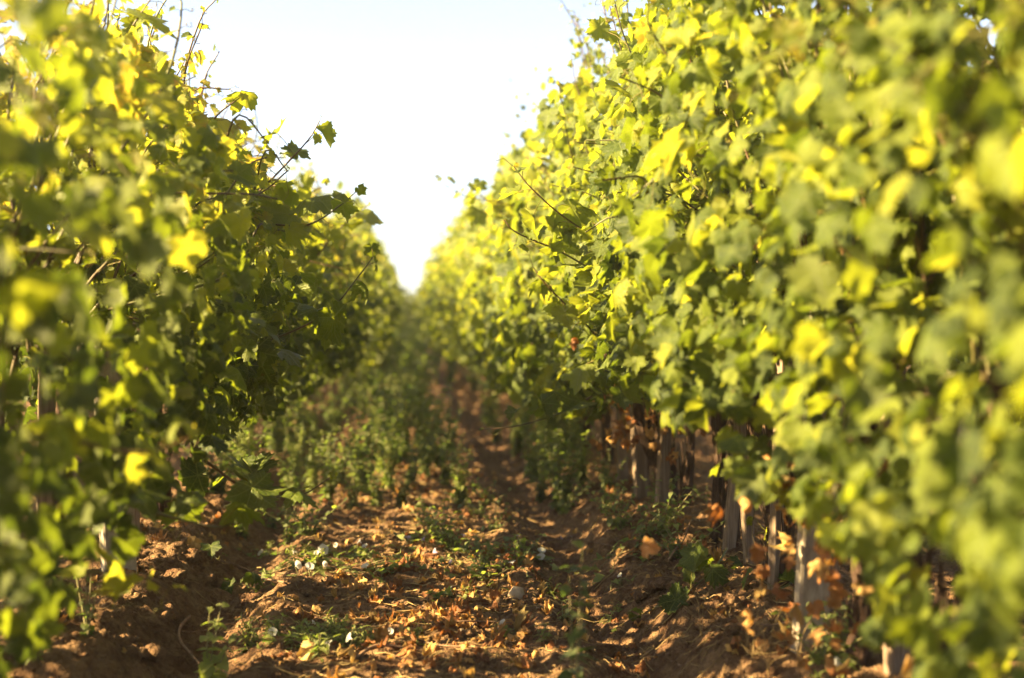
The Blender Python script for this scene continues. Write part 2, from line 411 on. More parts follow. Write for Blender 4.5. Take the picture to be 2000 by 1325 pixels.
# ------------------------------------------------------------------ vines
def grow_shoot(g, start, end, bow=0.12, n=16, droop=0.0):
    start, end = np.array(start, float), np.array(end, float)
    mid = (start+end)/2+g.normal(0, bow, 3)*np.array([1, 1, .5]); mid[2] += .12
    q1 = start*.72+mid*.28+np.array([0, 0, .06]); q3 = mid*.4+end*.6+g.normal(0, bow*.4, 3)+np.array([0, 0, .06])
    e = end.copy(); e[2] -= droop
    return curve([start, q1, mid, q3, e], n)
def tendril(mb, p, d, g, L=.12, r=.0011):
    n = 14; t = np.linspace(0, 1, n); d = np.asarray(d, float)/np.linalg.norm(d)
    u = np.cross(d, [0, 0, 1.]); u /= max(np.linalg.norm(u), 1e-6); v = np.cross(d, u)
    cr = (t**2)*L*.16; ph = t*t*g.uniform(4, 11)+g.uniform(0, 6)
    P = np.asarray(p)+d*(t*L*(1-.25*t))[:, None]+u*(np.sin(ph)*cr)[:, None]+v*(np.cos(ph)*cr)[:, None]
    P[:, 2] -= .2*L*t*t
    tube(mb, P, r, 3, cap=False)
def dress(P, canes, tends, leaves, g, size=.115, tip_small=True, spacing=.065, tone=None, hi=True, out=None, sun=.0, r0=.0042, start=0.1, tend_p=.35):
    """cane through P with alternate leaves on petioles, tendrils"""
    seg = np.linalg.norm(np.diff(P, axis=0), axis=1); L = seg.sum(); s = np.concatenate([[0], np.cumsum(seg)])
    rr = np.linspace(r0, r0*.38, len(P))
    tube(canes, P, rr, 5 if hi else 3, cap=False)
    k = int(L/spacing); 
    ts = np.linspace(L*start, L*.995, max(k, 2))
    pos = np.stack([np.interp(ts, s, P[:, i]) for i in range(3)], -1)
    tan = nrm(np.stack([np.interp(ts, s, np.gradient(P[:, i])) for i in range(3)], -1))
    side = np.cross(tan, [0, 0, 1.]) + g.normal(0, .25, tan.shape); side = nrm(side)
    alt = np.where(np.arange(len(ts)) % 2 == 0, 1, -1)[:, None]
    f = ts/L
    sz = size*g.uniform(.55, 1.3, len(ts))
    if tip_small: sz = sz*np.clip((1.1-f)/.4, .3, 1)
    pet = side*alt+np.array([0, 0, .35])+g.normal(0, .45, tan.shape)
    if out is not None: pet = pet+out*.9
    pet = nrm(pet); pl = sz*g.uniform(.5, .95, len(ts))
    base = pos+pet*pl[:, None]
    tends.mi = 1
    for i in range(len(ts)):
        if hi: tube(tends, np.array([pos[i], (pos[i]+base[i])/2+[0, 0, .08*pl[i]], base[i]]), .0013 if sz[i] > .05 else .0008, 3, cap=False)
        if hi and g.random() < tend_p: tendril(tends, pos[i], -pet[i]+tan[i]+g.normal(0, .3, 3), g, g.uniform(.05, .14))
    tends.mi = 0
    nor = pet*.55+np.array([0, 0, .55])+g.normal(0, .6, tan.shape)
    if out is not None: nor = nor+out*.5
    tp = pet*.6+np.array([0, 0, -.75])+g.normal(0, .4, tan.shape)
    tn = cols(len(ts), g) if tone is None else np.clip(g.normal(tone, .12, len(ts)), 0, .95)
    if tip_small: tn = np.clip(tn+.12*np.clip((f-.7)/.3, 0, 1), 0, .95)
    place_leaves(leaves, base, nor, tp, sz, tn, LEAF_HI if hi else LEAF_LO, g)

PROF = {'R': ([.25, .5, .9, 1.3, 1.7, 2.0, 2.3], [.30, .44, .50, .45, .36, .25, .10]),
        'L': ([.2, .45, .9, 1.25, 1.5, 1.75, 2.0], [.28, .40, .54, .45, .25, .09, .04])}
def profile(z, side_full=1.0):
    return np.interp(z, *PROF[CURP])*side_full
CURP = 'R'

def make_trunks(root, g, n=1, dark=True, h=.72):
    for i in range(n):
        mb = MB()
        bx, by = g.normal(0, .03), g.normal(0, .05)+(i-.5*(n-1))*.10
        lean = g.normal(0, .05, 2)
        P = curve([[bx, by, -.06], [bx+g.normal(0, .02), by+g.normal(0, .02), .12], [bx+lean[0]*.6+g.normal(0, .02), by+lean[1]*.6, .36], [bx+lean[0], by+lean[1], h]], 34)
        R = np.interp(np.linspace(0, 1, 34), [0, .08, .2, .6, 1], [.040, .030, .024, .021, .025])*g.uniform(.85, 1.25)
        tube(mb, P, R*.92, 26, ridge=.30, seed=int(g.integers(1e6)))
        for _ in range(16):      # peeling bark strips
            t = g.uniform(.1, .75); k = int(t*33); a = g.uniform(0, 6.28)
            q0 = P[k]+np.array([math.cos(a), math.sin(a), 0])*R[k]*.82
            q1 = q0+np.array([math.cos(a)*.007, math.sin(a)*.007, g.uniform(.06, .15)])
            q2 = q1+np.array([math.cos(a)*.012, math.sin(a)*.012, .05])
            tube(mb, curve([q0, q1, q2], 6), [.003, .004, .004, .003, .002, .001], 4)
        t = mb.obj('trunk', M['bark'], root)
        if i == 0:
            mb = MB()
            top = P[-1]
            for s in (-1, 1):
                Q = curve([top-[0, 0, .05], top+[0, s*.08, .03], top+[g.normal(0, .02), s*.26, .05+g.normal(0, .02)], top+[g.normal(0, .02), s*.5, .05]], 16)
                tube(mb, Q, np.linspace(.020, .010, 16), 8, ridge=.18, seed=int(g.integers(1e6)))
            mb.obj('cordon', M['bark'], t)

def bunch(root, p, g, m='grape', n=34, r=.0075):
    mb = MB()
    bm_v, bm_t = ICO
    for i in range(n):
        t = g.random(); rad = .028*(1-t)**.6+.003; a = g.uniform(0, 6.28)
        c = np.asarray(p)+[math.cos(a)*rad, math.sin(a)*rad, -t*.11]
        mb.add(bm_v*r*g.uniform(.85, 1.1)+c, bm_t)
    o = mb.obj('grape_bunch', M[m], root); return o
import bmesh
_b = bmesh.new(); bmesh.ops.create_icosphere(_b, subdivisions=2, radius=1); _b.verts.ensure_lookup_table()
ICO = (np.array([v.co[:] for v in _b.verts]), np.array([[v.index for v in f.verts] for f in _b.faces])); _b.free()
_b = bmesh.new(); bmesh.ops.create_icosphere(_b, subdivisions=1, radius=1); _b.verts.ensure_lookup_table()
ICO1 = (np.array([v.co[:] for v in _b.verts]), np.array([[v.index for v in f.verts] for f in _b.faces])); _b.free()

def make_vine(name, seed, hi=True, ntr=1, top=2.08, width=1.0, dens=1.0, low=.38, dry=False, tone=None, grapes=0, dry_dy=0., tipz=1., glow_tone=.12, nsh=32, tips=4, size=.075, alley=-1):
    g = np.random.default_rng(seed)
    root = thing(name, 'vine', 'grapevine')
    make_trunks(root, g, ntr)
    leaves = MB(); 
    k = 0
    for i in range(nsh):
        y0 = g.uniform(-.48, .48); s = [np.array([g.normal(0, .02), y0, .72+g.normal(0, .03)])]
        side = g.choice([-1, 1]); kind = g.random()
        if kind < .62: z1 = g.uniform(min(1.55, top-.2), top); 
        elif kind < .85: z1 = g.uniform(.8, 1.5)
        else: z1 = g.uniform(low, .75)
        x1 = side*profile(z1, width)*g.uniform(.45, .95)
        if i < tips:      # shoots that stick out above or to the side
            z1 = top+(tipz*g.uniform(.2, .58) if i % 3 == 1 else g.uniform(-.1, .15)) if i % 3 else g.uniform(1.0, 1.6); x1 = (alley*g.uniform(.02, .36) if i % 3 == 1 else g.normal(0, .13)) if i % 3 else side*(profile(z1, width)*g.uniform(.8, 1.1)+.14)
            k += 1
        e = [x1, y0+g.normal(0, .22), z1]
        P = grow_shoot(g, s[0], e, .09, 18 if hi else 8)
        canes = MB()
        dress(P, canes, leaves, leaves, g, r0=(.0056 if i < tips else .0042), size=size*(1.0 if i < tips else 1), tip_small=(i < tips or g.random() < .35), spacing=(.043 if hi else .062)/dens, hi=hi, out=np.array([side*.8, 0, 0]), tone=tone)
        if hi:
            canes.obj('shoot', M['cane'], root)
    n = int((520 if hi else 300)*dens)+int(max(0, .3-low)*700)
    z = g.uniform(low, top, n); sd = g.choice([-1, 1], n); x = sd*profile(z, width)*g.uniform(.75, 1.08, n); y = g.uniform(-.5, .5, n)
    P = np.stack([x, y, z], -1)
    nor = np.stack([sd*.8, g.normal(0, .5, n), .35+g.normal(0, .35, n)], -1)+g.normal(0, .38, (n, 3))
    tp = np.stack([sd*.3+g.normal(0, .3, n), g.normal(0, .6, n), -np.ones(n)+g.normal(0, .3, n)], -1)
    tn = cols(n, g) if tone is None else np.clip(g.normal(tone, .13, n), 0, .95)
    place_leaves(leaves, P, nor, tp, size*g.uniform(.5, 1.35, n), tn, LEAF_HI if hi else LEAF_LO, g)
    n = 110 if hi else 80; z = g.uniform(low, low+.45, n); x = alley*profile(z, width)*g.uniform(.3, 1.05, n); y = g.uniform(-.5, .5, n)
    place_leaves(leaves, np.stack([x, y, z], -1), np.stack([np.full(n, alley*.6), g.normal(-.3, .5, n), .4+g.normal(0, .3, n)], -1), np.stack([g.normal(0, .4, n), g.normal(0, .6, n), -np.ones(n)], -1), size*g.uniform(.7, 1.2, n), cols(n, g), LEAF_HI if hi else LEAF_LO, g)
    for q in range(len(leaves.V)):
        leaves.W[q] = np.clip(leaves.W[q]+glow_tone*np.clip((leaves.V[q][:, 2]-.95)/.7, -.6, 1.0)*(leaves.V[q][:, 2] < top+.1), 0, .95)  # leaf tone turns yellower and lighter with height: a glow painted into the colour
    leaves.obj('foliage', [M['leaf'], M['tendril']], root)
    if dry:
        d = MB(); n = 80
        P = np.stack([g.normal(0, .10, n)+alley*.08, g.normal(dry_dy, .20, n), g.uniform(.2, .72, n)+dry_dy*.5], -1)
        place_leaves(d, P, g.normal(0, 1, (n, 3))+[alley*.5, -.5, 0], g.normal(0, .5, (n, 3))+[0, 0, -1], .062*g.uniform(.6, 1.1, n), g.uniform(.15, .9, n), LEAF_DRY, g)
        d.obj('dry_leaves', M['dry'], root)
    for i in range(grapes):
        bunch(root, [alley*g.uniform(.10, .30), g.uniform(-.4, .4), g.uniform(.62, .85)], g, 'grape' if g.random() < .7 else 'grape_g')
    return root

def base_at(x, y): return (x, y, gz(x, y)-.01)
ordn = ['nearest', 'second', 'third', 'fourth', 'fifth', 'sixth', 'seventh', 'eighth', 'ninth', 'tenth', 'eleventh', 'twelfth', 'thirteenth', 'fourteenth', 'fifteenth', 'sixteenth']
EXTRA = ['big blurred leaves at the frame edge', 'pale broad leaves low down', 'thin pale stake beside its trunk', 'two dark shaggy trunks', 'orange dead leaves on its stem', 'bright trunks in sun', 'long shoot leaning over the path', 'dense yellow green crown']
RIGHT = [1.15, 1.95, 2.75, 3.42, 4.12, 4.95, 5.85, 6.7]
g0 = np.random.default_rng(99)
protoR = []
for i, y in enumerate(RIGHT):
    v = make_vine('grapevine', 100+i, True, [1, 1, 2, 1, 3, 3, 3, 2][i], top=[2.0, 2.0, 1.92, 1.72, 1.70, 1.76, 1.82, 1.88][i], width=.95, dens=(1.25 if i < 3 else 1.0), low=[.12, .20, .42, .60, .58, .56, .50, .36][i], dry=(i in (3, 6, 7)), dry_dy=-.30 if i == 3 else 0., size=(.064 if i < 3 else .075), grapes=3 if 3 < i < 7 else 0, nsh=32, tips=16)
    v.location = base_at(XR+g0.normal(0, .02)-(.11 if i == 3 else 0), y-(.09 if i == 3 else 0))
    v['label'] = '%s yellow green grapevine of the sunlit right row, counted from the viewer' % ordn[i]
    v['group'] = 'grapevines of the sunlit right row'
    protoR.append(v)
LEFT = [1.3, 2.15, 3.0, 3.8, 4.65, 5.5, 6.4]
protoL = []; CURP = 'L'
for i, y in enumerate(LEFT):
    v = make_vine('grapevine', 200+i, True, [1, 2, 2, 1, 1, 2, 1][i], top=[1.2, 1.25, 1.45, 1.56, 1.60, 1.54, 1.58][i], width=1.0, dens=[.7, .5, .68, .72, .8, .8, .85][i], low=[.12, .16, .36, .46, .46, .44, .4][i], glow_tone=.7, tipz=.45, size=(.064 if i < 3 else .075), grapes=1 if i > 3 else 0, nsh=32, tips=(4 if i < 2 else 14), alley=1)  # strong tone shift here paints the golden glow onto the left row's upper leaves
    v.location = base_at(XL+g0.normal(0, .02), y)
    v['label'] = '%s grapevine of the shaded left row against the sun, counted from the viewer' % ordn[i]
    v['group'] = 'grapevines of the shaded left row'
    protoL.append(v)
CURP = 'R'
# simpler vines for the distance, each a copy of one of a few
FAR = [make_vine('grapevine', 300+i, False, 1, top=2.0, width=1.15, dens=.9, low=.3, nsh=20, tips=16, size=.108) for i in range(5)]
def Xe(X, y): return X*(1-.14*min(max((y-8)/20, 0), 1))+g0.normal(0, .04)
def far_row(X, y0, count, step, label, group, usefirst, top=1.0, protos=None):
    y = y0
    for k in range(count):
        src = FAR[g0.integers(5)]; near = protos and y < 13
        if near: src = protos[g0.integers(len(protos))]
        if usefirst and k < 5:
            v = FAR[k]; v.location = base_at(Xe(X, y), y); v.rotation_euler.z = PI*(k % 2)
            v['label'] = label % 'mid-distance' if '%' in label else label
        else:
            v = dup(src, base_at(Xe(X, y), y), (PI*g0.integers(2) if not near else 0)+g0.normal(0, .08), (g0.uniform(.85, 1.25), 1, top*g0.uniform(.86, 1.10)))
        if '%s' in label:
            idx = usefirst_count.get(X, 0); usefirst_count[X] = idx+1
            v['label'] = label % (ordn[idx+8] if idx+8 < 16 else 'far blurred')
        else: v['label'] = label
        v['group'] = group
        y += step*g0.uniform(.94, 1.06)
usefirst_count = {}
far_row(XR, 7.55, 84, .86, '%s grapevine along the sunlit right row, out of focus', 'grapevines of the sunlit right row', True, 1.03, protoR[3:])
far_row(XL, 7.25, 84, .86, '%s grapevine along the shaded left row, out of focus', 'grapevines of the shaded left row', False, 1.0, protoL[2:])
far_row(XL-2.1, 1.0, 26, .9, 'grapevine of the next row hidden behind the left row', 'grapevines of the row beyond the left one', False, .66)
far_row(XR+2.1, 2.0, 16, .9, 'grapevine of the next row glimpsed under the right row', 'grapevines of the row beyond the right one', False, .95)

# ------------------------------------------------------------------ ground
def make_ground():
    xs = np.concatenate([-np.geomspace(400, 2.3, 40), np.arange(-2.2, -1.15, .03), np.arange(-1.15, 1.35, .0115), np.arange(1.35, 2.4, .03), np.geomspace(2.5, 400, 40)])
    ys = np.concatenate([[-400, -100, -30, -10, -4, -1, 0, 1, 1.6], np.arange(2.0, 3.2, .03), 3.2*np.exp(np.arange(0, 2.3, .0032)), np.geomspace(33, 600, 60)])
    X, Y = np.meshgrid(xs, ys)
    near = (np.abs(X) < 6)
    Z = ground_z(X, Y)
    Z = np.where(np.abs(X) > 5, .03*fbm(X*.3, Y*.3, 2, 8), Z)
    ny, nx = X.shape
    i = np.arange(ny-1)[:, None]*nx; j = np.arange(nx-1)[None]
    Q = np.stack([i+j, i+j+1, i+j+nx+1, i+j+nx], -1).reshape(-1, 4)
    mb = MB(); mb.add(np.stack([X, Y, Z], -1), None, Q)
    o = mb.obj('ground', M['soil']); o['kind'] = 'structure'
make_ground()

def lump(mb, c, r, g, ico=None, W=.5, flat=.75):
    V, T = ico or ICO1
    d = 1+.28*np.sin(V@g.normal(0, 2.2, 3)+g.uniform(0, 6))+.18*np.sin(V@g.normal(0, 4.5, 3)+g.uniform(0, 6))
    if len(V) > 60: d = d+.10*np.sin(V@g.normal(0, 9, 3))+g.normal(0, .035, len(V))
    mb.add(V*d[:, None]*r*np.array([1, 1, flat])*g.uniform(.8, 1.2, 3)+c, T, W=W)
# crumbs of soil
g = np.random.default_rng(11); mb = MB()
n = 22000
y = 3.3*np.exp(g.uniform(0, 1.5, n)); x = g.uniform(-1.2, 1.35, n)
dens = np.clip(.25+vnoise(x*3, y*3, 61)*.9, 0, 1)*np.where(np.minimum(abs(x+.56), abs(x-.62)) < .12, .35, 1)
s = g.random(n) < dens; x, y = x[s], y[s]; z = ground_z(x, y)
for i in range(len(x)):
    r = .0032*(1-g.random()*.99)**-.40
    lump(mb, [x[i], y[i], z[i]+r*.3], min(r, .022), g)
o = mb.obj('soil_crumbs', M['soil']); o['kind'] = 'stuff'; tag(o, 'small brown crumbs of dry soil scattered over the path', 'soil')
extra_clods = g.uniform(size=(46, 2))
clods = [(1308, 1148, .045, 'largest pale soil clod on the bank by the right row'), (1345, 1160, .03, 'rounded soil clod just right of the largest clod'), (380, 1075, .05, 'pale lumpy clod on the bank by the left row'),
         (410, 1105, .035, 'smaller clod below the pale clod of the left bank'), (350, 1120, .04, 'brown clod at the foot of the left row'), (330, 1210, .045, 'rough clod on the shaded left bank'), (270, 1250, .04, 'brown soil clod at the lower left among weeds'),
         (1410, 1185, .03, 'soil clod beside the fallen vine shoot'), (1255, 1195, .022, 'small crumbly clod at the edge of the right wheel rut'), (1130, 1290, .028, 'low clod in the shaded right wheel rut'), (600, 1165, .026, 'clod at the inner edge of the left wheel rut')]
for u1, u2 in extra_clods:
    cy_ = 3.5*math.exp(u1*.8); cx_ = (.86 if u2 > .5 else -.80)+.35*(u2*7 % 1-.5)
    clods.append((cx_, -cy_, .012+.022*(u1*13 % 1)**2, 'rough brown soil clod on the %s bank' % ('right' if u2 > .5 else 'left')))
for px, py, r, lb in clods:
    x, y, z = G(px, py) if py > 0 else (px, -py, gz(px, -py)); mb = MB()
    for q in range(4): lump(mb, [g.normal(0, r*.35), g.normal(0, r*.35), r*.3], r*g.uniform(.5, .8), g, ICO)
    o = mb.obj('soil_clod', M['soil']); o.location = (x, y, z); tag(o, lb, 'clod', 'large clods of soil')
for px, py, r, lb in [(1010, 1165, .028, 'pale tan stone casting a shadow on the middle of the path'), (905, 1240, .014, 'small tan pebble among red dead leaves')]:
    x, y, z = G(px, py); mb = MB(); lump(mb, [0, 0, r*.5], r, g, ICO, flat=.8)
    o = mb.obj('stone', M['stone']); o.location = (x, y, z); tag(o, lb, 'stone')

# ------------------------------------------------------------------ dead leaves and twigs on the ground
g = np.random.default_rng(21)
def litter(n, xc, xs, y0, y1, size):
    y = g.uniform(y0, y1, n); x = g.normal(xc, xs, n)
    return x, y, ground_z(x, y)
mb = MB()
for (n, xc, xs, y0, y1) in [(520, .06, .20, 3.6, 5.4), (260, .0, .25, 5.4, 8.0), (100, .95, .12, 3.4, 6.5), (60, -.85, .12, 3.6, 6), (110, .3, .35, 3.4, 5), (200, -.1, .4, 8, 14)]:
    x, y, z = litter(n, xc, xs, y0, y1, 0)
    nor = g.normal(0, .35, (n, 3))+[0, 0, 1]; tp = g.normal(0, 1, (n, 3))*[1, 1, .2]
    place_leaves(mb, np.stack([x, y, z+.006+g.uniform(0, .010, n)], -1), nor, tp, g.uniform(.014, .055, n), g.beta(1.3, 1.0, n), LEAF_DRY, g)
o = mb.obj('leaf_litter', M['dry']); o['kind'] = 'stuff'; tag(o, 'orange brown litter of broken dead vine leaves along the middle of the path', 'dead leaves')
mb = MB(); n = 1500
y = 3.4*np.exp(g.uniform(0, .9, n)); x = np.where(g.random(n) < .7, g.normal(.05, .25, n), g.normal(.9, .25, n)); a = g.uniform(0, PI, n); L = g.uniform(.02, .11, n)
for i in range(n):
    q = np.array([[x[i]+t*math.cos(a[i])*L[i]+.006*math.sin(t*3+i), y[i]+t*math.sin(a[i])*L[i], 0] for t in (-.5, -.1, .3, .5)]); q[:, 2] = ground_z(q[:, 0], q[:, 1])+.004+.008*g.random()
    tube(mb, q, g.uniform(.0008, .0022), 3, cap=False)
o = mb.obj('plant_debris', M['straw']); o['kind'] = 'stuff'; tag(o, 'straw coloured bits of dry stalk scattered over the path', 'plant debris')
big = [(905, 1215, .10, .15, 'dark red brown crumpled'), (875, 1225, .085, .25, 'reddish folded'), (1010, 1240, .08, .12, 'dull brown curled'), (790, 1110, .08, .3, 'brown shaded'), (835, 1105, .075, .2, 'dark brown'),
       (700, 1150, .075, .9, 'bright orange'), (725, 1175, .07, .95, 'pale golden'), (665, 1130, .06, .85, 'golden'), (745, 1200, .06, .7, 'amber'), (690, 1215, .06, .9, 'sunlit straw-coloured'),
       (770, 1075, .06, .8, 'glowing orange'), (735, 1055, .06, .9, 'bright yellow orange'), (610, 1290, .075, 1.0, 'pale cream'), (680, 1290, .08, .95, 'large golden'), (740, 1265, .07, .6, 'tan'),
       (800, 1280, .065, .5, 'rusty'), (870, 1180, .06, .4, 'rust red'), (960, 1190, .06, .3, 'brown'), (970, 1255, .06, .75, 'ochre'), (1100, 1225, .055, .8, 'lone ochre'), (1335, 1080, .08, .35, 'rust brown'), (380, 1055, .07, .9, 'golden'),
       (1480, 1245, .06, .7, 'small ochre'), (1540, 1255, .06, .4, 'brown curled')]
for k, (px, py, sz, tn, d) in enumerate(big):
    x, y, z = G(px, py); mb = MB()
    place_leaves(mb, [[0, 0, sz*.25]], g.normal(0, .5, (1, 3))+[0, -.3, .8], g.normal(0, 1, (1, 3))*[1, 1, .2], [sz], [tn], LEAF_DRY, g)
    o = mb.obj('fallen_leaf', M['dry']); o.location = (x, y, z)
    where = 'near the bottom edge of the photo' if py > 1250 else ('at the middle of the path' if 560 < px < 1000 else ('by the right row' if px > 1200 else 'beside the path'))
    side = 'left of the stone' if px < 860 else 'below the stone' if px < 1050 else 'right of the stone'
    tag(o, '%s dead vine leaf %s, %s' % (d, where, side), 'dead leaf', 'large dead vine leaves on the path')

def twig(pts, r, lb, m='twig', name='twig', lift=.008):
    P = [];
    for px, py in pts:
        x, y, z = G(px, py); P.append([x, y, z+lift])
    P = curve(P, 24); P[:, 2] += .004*np.sin(np.linspace(0, 9, 24))
    mb = MB(); o0 = P[0].copy(); tube(mb, P-o0, np.linspace(r, r*.6, 24), 6, ridge=.1, seed=int(g.integers(1e5)))
    o = mb.obj(name, M[m]); o.location = o0; tag(o, lb, 'twig', 'twigs and prunings on the ground'); return o
twig([(690, 1300), (740, 1275), (830, 1268), (910, 1240), (930, 1222)], .005, 'dark curved twig across the red dead leaves at the bottom')
twig([(580, 1230), (700, 1228), (860, 1222), (1000, 1215)], .0035, 'long thin twig lying straight across the middle of the path')
twig([(430, 1090), (480, 1125), (560, 1145)], .005, 'pale reddish cane in the sun by the left wheel rut')
twig([(440, 1100), (500, 1118), (580, 1128)], .004, 'thin pale cane just above the reddish cane of the left rut')
twig([(1050, 1075), (1100, 1062), (1200, 1055)], .0035, 'thin dark twig across the right rut behind the white flower')
twig([(1140, 1270), (1230, 1265), (1330, 1240)], .006, 'shaded grey twig lying along the lower right bank')
twig([(1130, 1180), (1220, 1165)], .003, 'short straight twig in the right wheel rut')
twig([(1440, 1222), (1500, 1228), (1570, 1222)], .004, 'reddish brown cane lying at the feet of the right posts')
twig([(640, 1280), (560, 1255), (530, 1240), (590, 1225)], .003, 'bent pale twig around the small green seedlings')
twig([(300, 1215), (380, 1228), (460, 1232)], .003, 'fine dark twig crossing the left wheel rut')
twig([(1305, 1115), (1335, 1080), (1350, 1045)], .004, 'pale twig leaning up against the right bank', lift=.05)
twig([(1200, 1110), (1250, 1095), (1290, 1070)], .003, 'reddish straw-thin twig on the right bank')
twig([(760, 1245), (850, 1262), (960, 1275)], .0028, 'slender brown twig half buried in dead leaves')
twig([(370, 1210), (350, 1250), (400, 1320)], .006, 'thick tan cane at the lower left foot of the row')

# ------------------------------------------------------------------ stakes
def stake(x, y, h, wx, wy, m, lb, lean=(0, 0), rz=0, cat='stake', name='wooden_stake'):
    h = min(h, .85 if y < 4.3 else .75); z0 = gz(x, y); mb = MB(); n = 14; lean = (lean[0]+.05*math.sin(x*31+y*17), .05*math.sin(y*23)); gg = np.random.default_rng(int(abs(x*1000+y*77)))
    t = np.linspace(0, 1, n); 
    prof = np.array([[-1, -.86], [-.86, -1], [.86, -1], [1, -.86], [1, .86], [.86, 1], [-.86, 1], [-1, .86]])
    V = []
    for i in range(n):
        q = prof*[wx/2, wy/2]*(1+.03*math.sin(5*t[i]+x*9))+gg.normal(0, .0006, (8, 2))
        V.append(np.column_stack([q[:, 0]+lean[0]*t[i]+.004*math.sin(3*t[i]+y), q[:, 1]+lean[1]*t[i], np.full(8, -.15+t[i]*(h+.15))]))
    V = np.array(V); V[-1, :, 2] += gg.normal(0, .004, 8)
    i = np.arange(n-1)[:, None]*8; j = np.arange(8)[None]; k = (j+1) % 8
    Q = np.stack([i+j, i+k, i+k+8, i+j+8], -1).reshape(-1, 4)
    VV = np.concatenate([V.reshape(-1, 3), [[lean[0], lean[1], h]]]); b = (n-1)*8; jj = np.arange(8)
    mb.add(VV, np.stack([b+jj, b+(jj+1) % 8, jj*0+len(VV)-1], -1), Q)
    o = mb.obj(name, M[m], smooth=False); o.location = (x, y, z0); o.rotation_euler.z = rz; tag(o, lb, cat, 'stakes along the vine rows')
    return o
stake(1.055, 4.05, 1.5, .036, .03, 'wood', 'slim square wooden stake lit at its top', (.02-.06, 0), .5)
stake(.985, 3.45, 1.2, .085, .035, 'board', 'broad pale grey board post behind a bent trunk at the lower right', (-.01, 0), .25, 'post', 'board_post')
stake(1.05, 5.88, 1.3, .05, .04, 'wood', 'pale sunlit stake beside the bright shaggy trunk', (0, 0), .3)
stake(1.02, 6.15, 1.1, .06, .04, 'wood', 'grey weathered stake left of the bright shaggy trunk', (-.01, 0), .2)
stake(1.12, 4.55, 1.2, .034, .03, 'wood', 'dark brown stake between the slim stake and the two dark trunks', (-.05, 0), .3)
stake(1.08, 4.78, 1.0, .04, .03, 'wood', 'grey brown flat stake right behind the two dark trunks', (.03, 0), .2)
stake(1.14, 3.75, 1.3, .045, .045, 'wood', 'dark square stake just left of the broad pale board', (0, 0), .1)
stake(1.10, 3.12, 1.3, .05, .04, 'wood', 'blurred stake rising behind the leaning trunk at the right', (.03, 0), .3)
stake(1.05, 6.95, 1.3, .045, .035, 'wood', 'blurred pale stake beyond the orange dead leaves', (0, 0), .3)
stake(1.08, 7.8, 1.3, .05, .035, 'wood', 'farthest distinct stake of the right row, blurred', (-.02, 0), .3)
stake(-.89, 4.5, 1.1, .10, .07, 'board', 'thick split grey stump post in the sun at the left row', (.01, 0), .4, 'post', 'board_post')
stake(-.93, 3.72, 1.2, .04, .035, 'wood', 'thin pale stake at the lower left among grey green weeds', (0, 0), .2)
stake(-1.0, 3.35, 1.2, .09, .04, 'wood', 'wide shaded stake at the lower left corner', (0, 0), .3)
stake(-1.03, 3.05, 1.2, .04, .04, 'wood', 'narrow bright stake nearest the lower left corner', (0, 0), .3)
stake(-1.0, 5.2, 1.3, .05, .04, 'wood', 'dim stake inside the left row beyond the grey stump post', (0, 0), .3)

# ------------------------------------------------------------------ shoots reaching over the path, as parts of the vines they grow from
def W2(px, py, dist):
    """a point dist metres ahead along the view through a pixel of the 2000-px photograph"""
    u = (px-1000)/2777.8; v = -(py-662.5)/2777.8; p = math.radians(PITCH); ya = math.radians(-YAW)
    d = np.array([u, 1.0, v]); d = np.array([d[0], d[1]*math.cos(p)-d[2]*math.sin(p), d[1]*math.sin(p)+d[2]*math.cos(p)])
    d = np.array([d[0]*math.cos(ya)-d[1]*math.sin(ya), d[0]*math.sin(ya)+d[1]*math.cos(ya), d[2]])
    return np.array(CAM)+d*dist
def hero(v, pts, seed, size=.075, tone=.6, spacing=.042, r0=.0045, tend_p=.5, m='cane'):
    size = size*1.75 if size > .05 else size
    g = np.random.default_rng(seed)
    P = np.array([W2(*p) for p in pts]); L = np.linalg.norm(np.diff(P, axis=0), axis=1).sum()
    P = curve(P, max(10, int(L/.03)))-np.array(v.location)
    c, l = MB(), MB(); t = l
    dress(P, c, t, l, g, size=size, tone=tone, spacing=spacing, r0=r0, tend_p=tend_p, start=.02)
    s = c.obj('shoot', M[m], v); l.obj('leaves', [M['leaf'], M['tendril']], s)
R, L_ = protoR, protoL
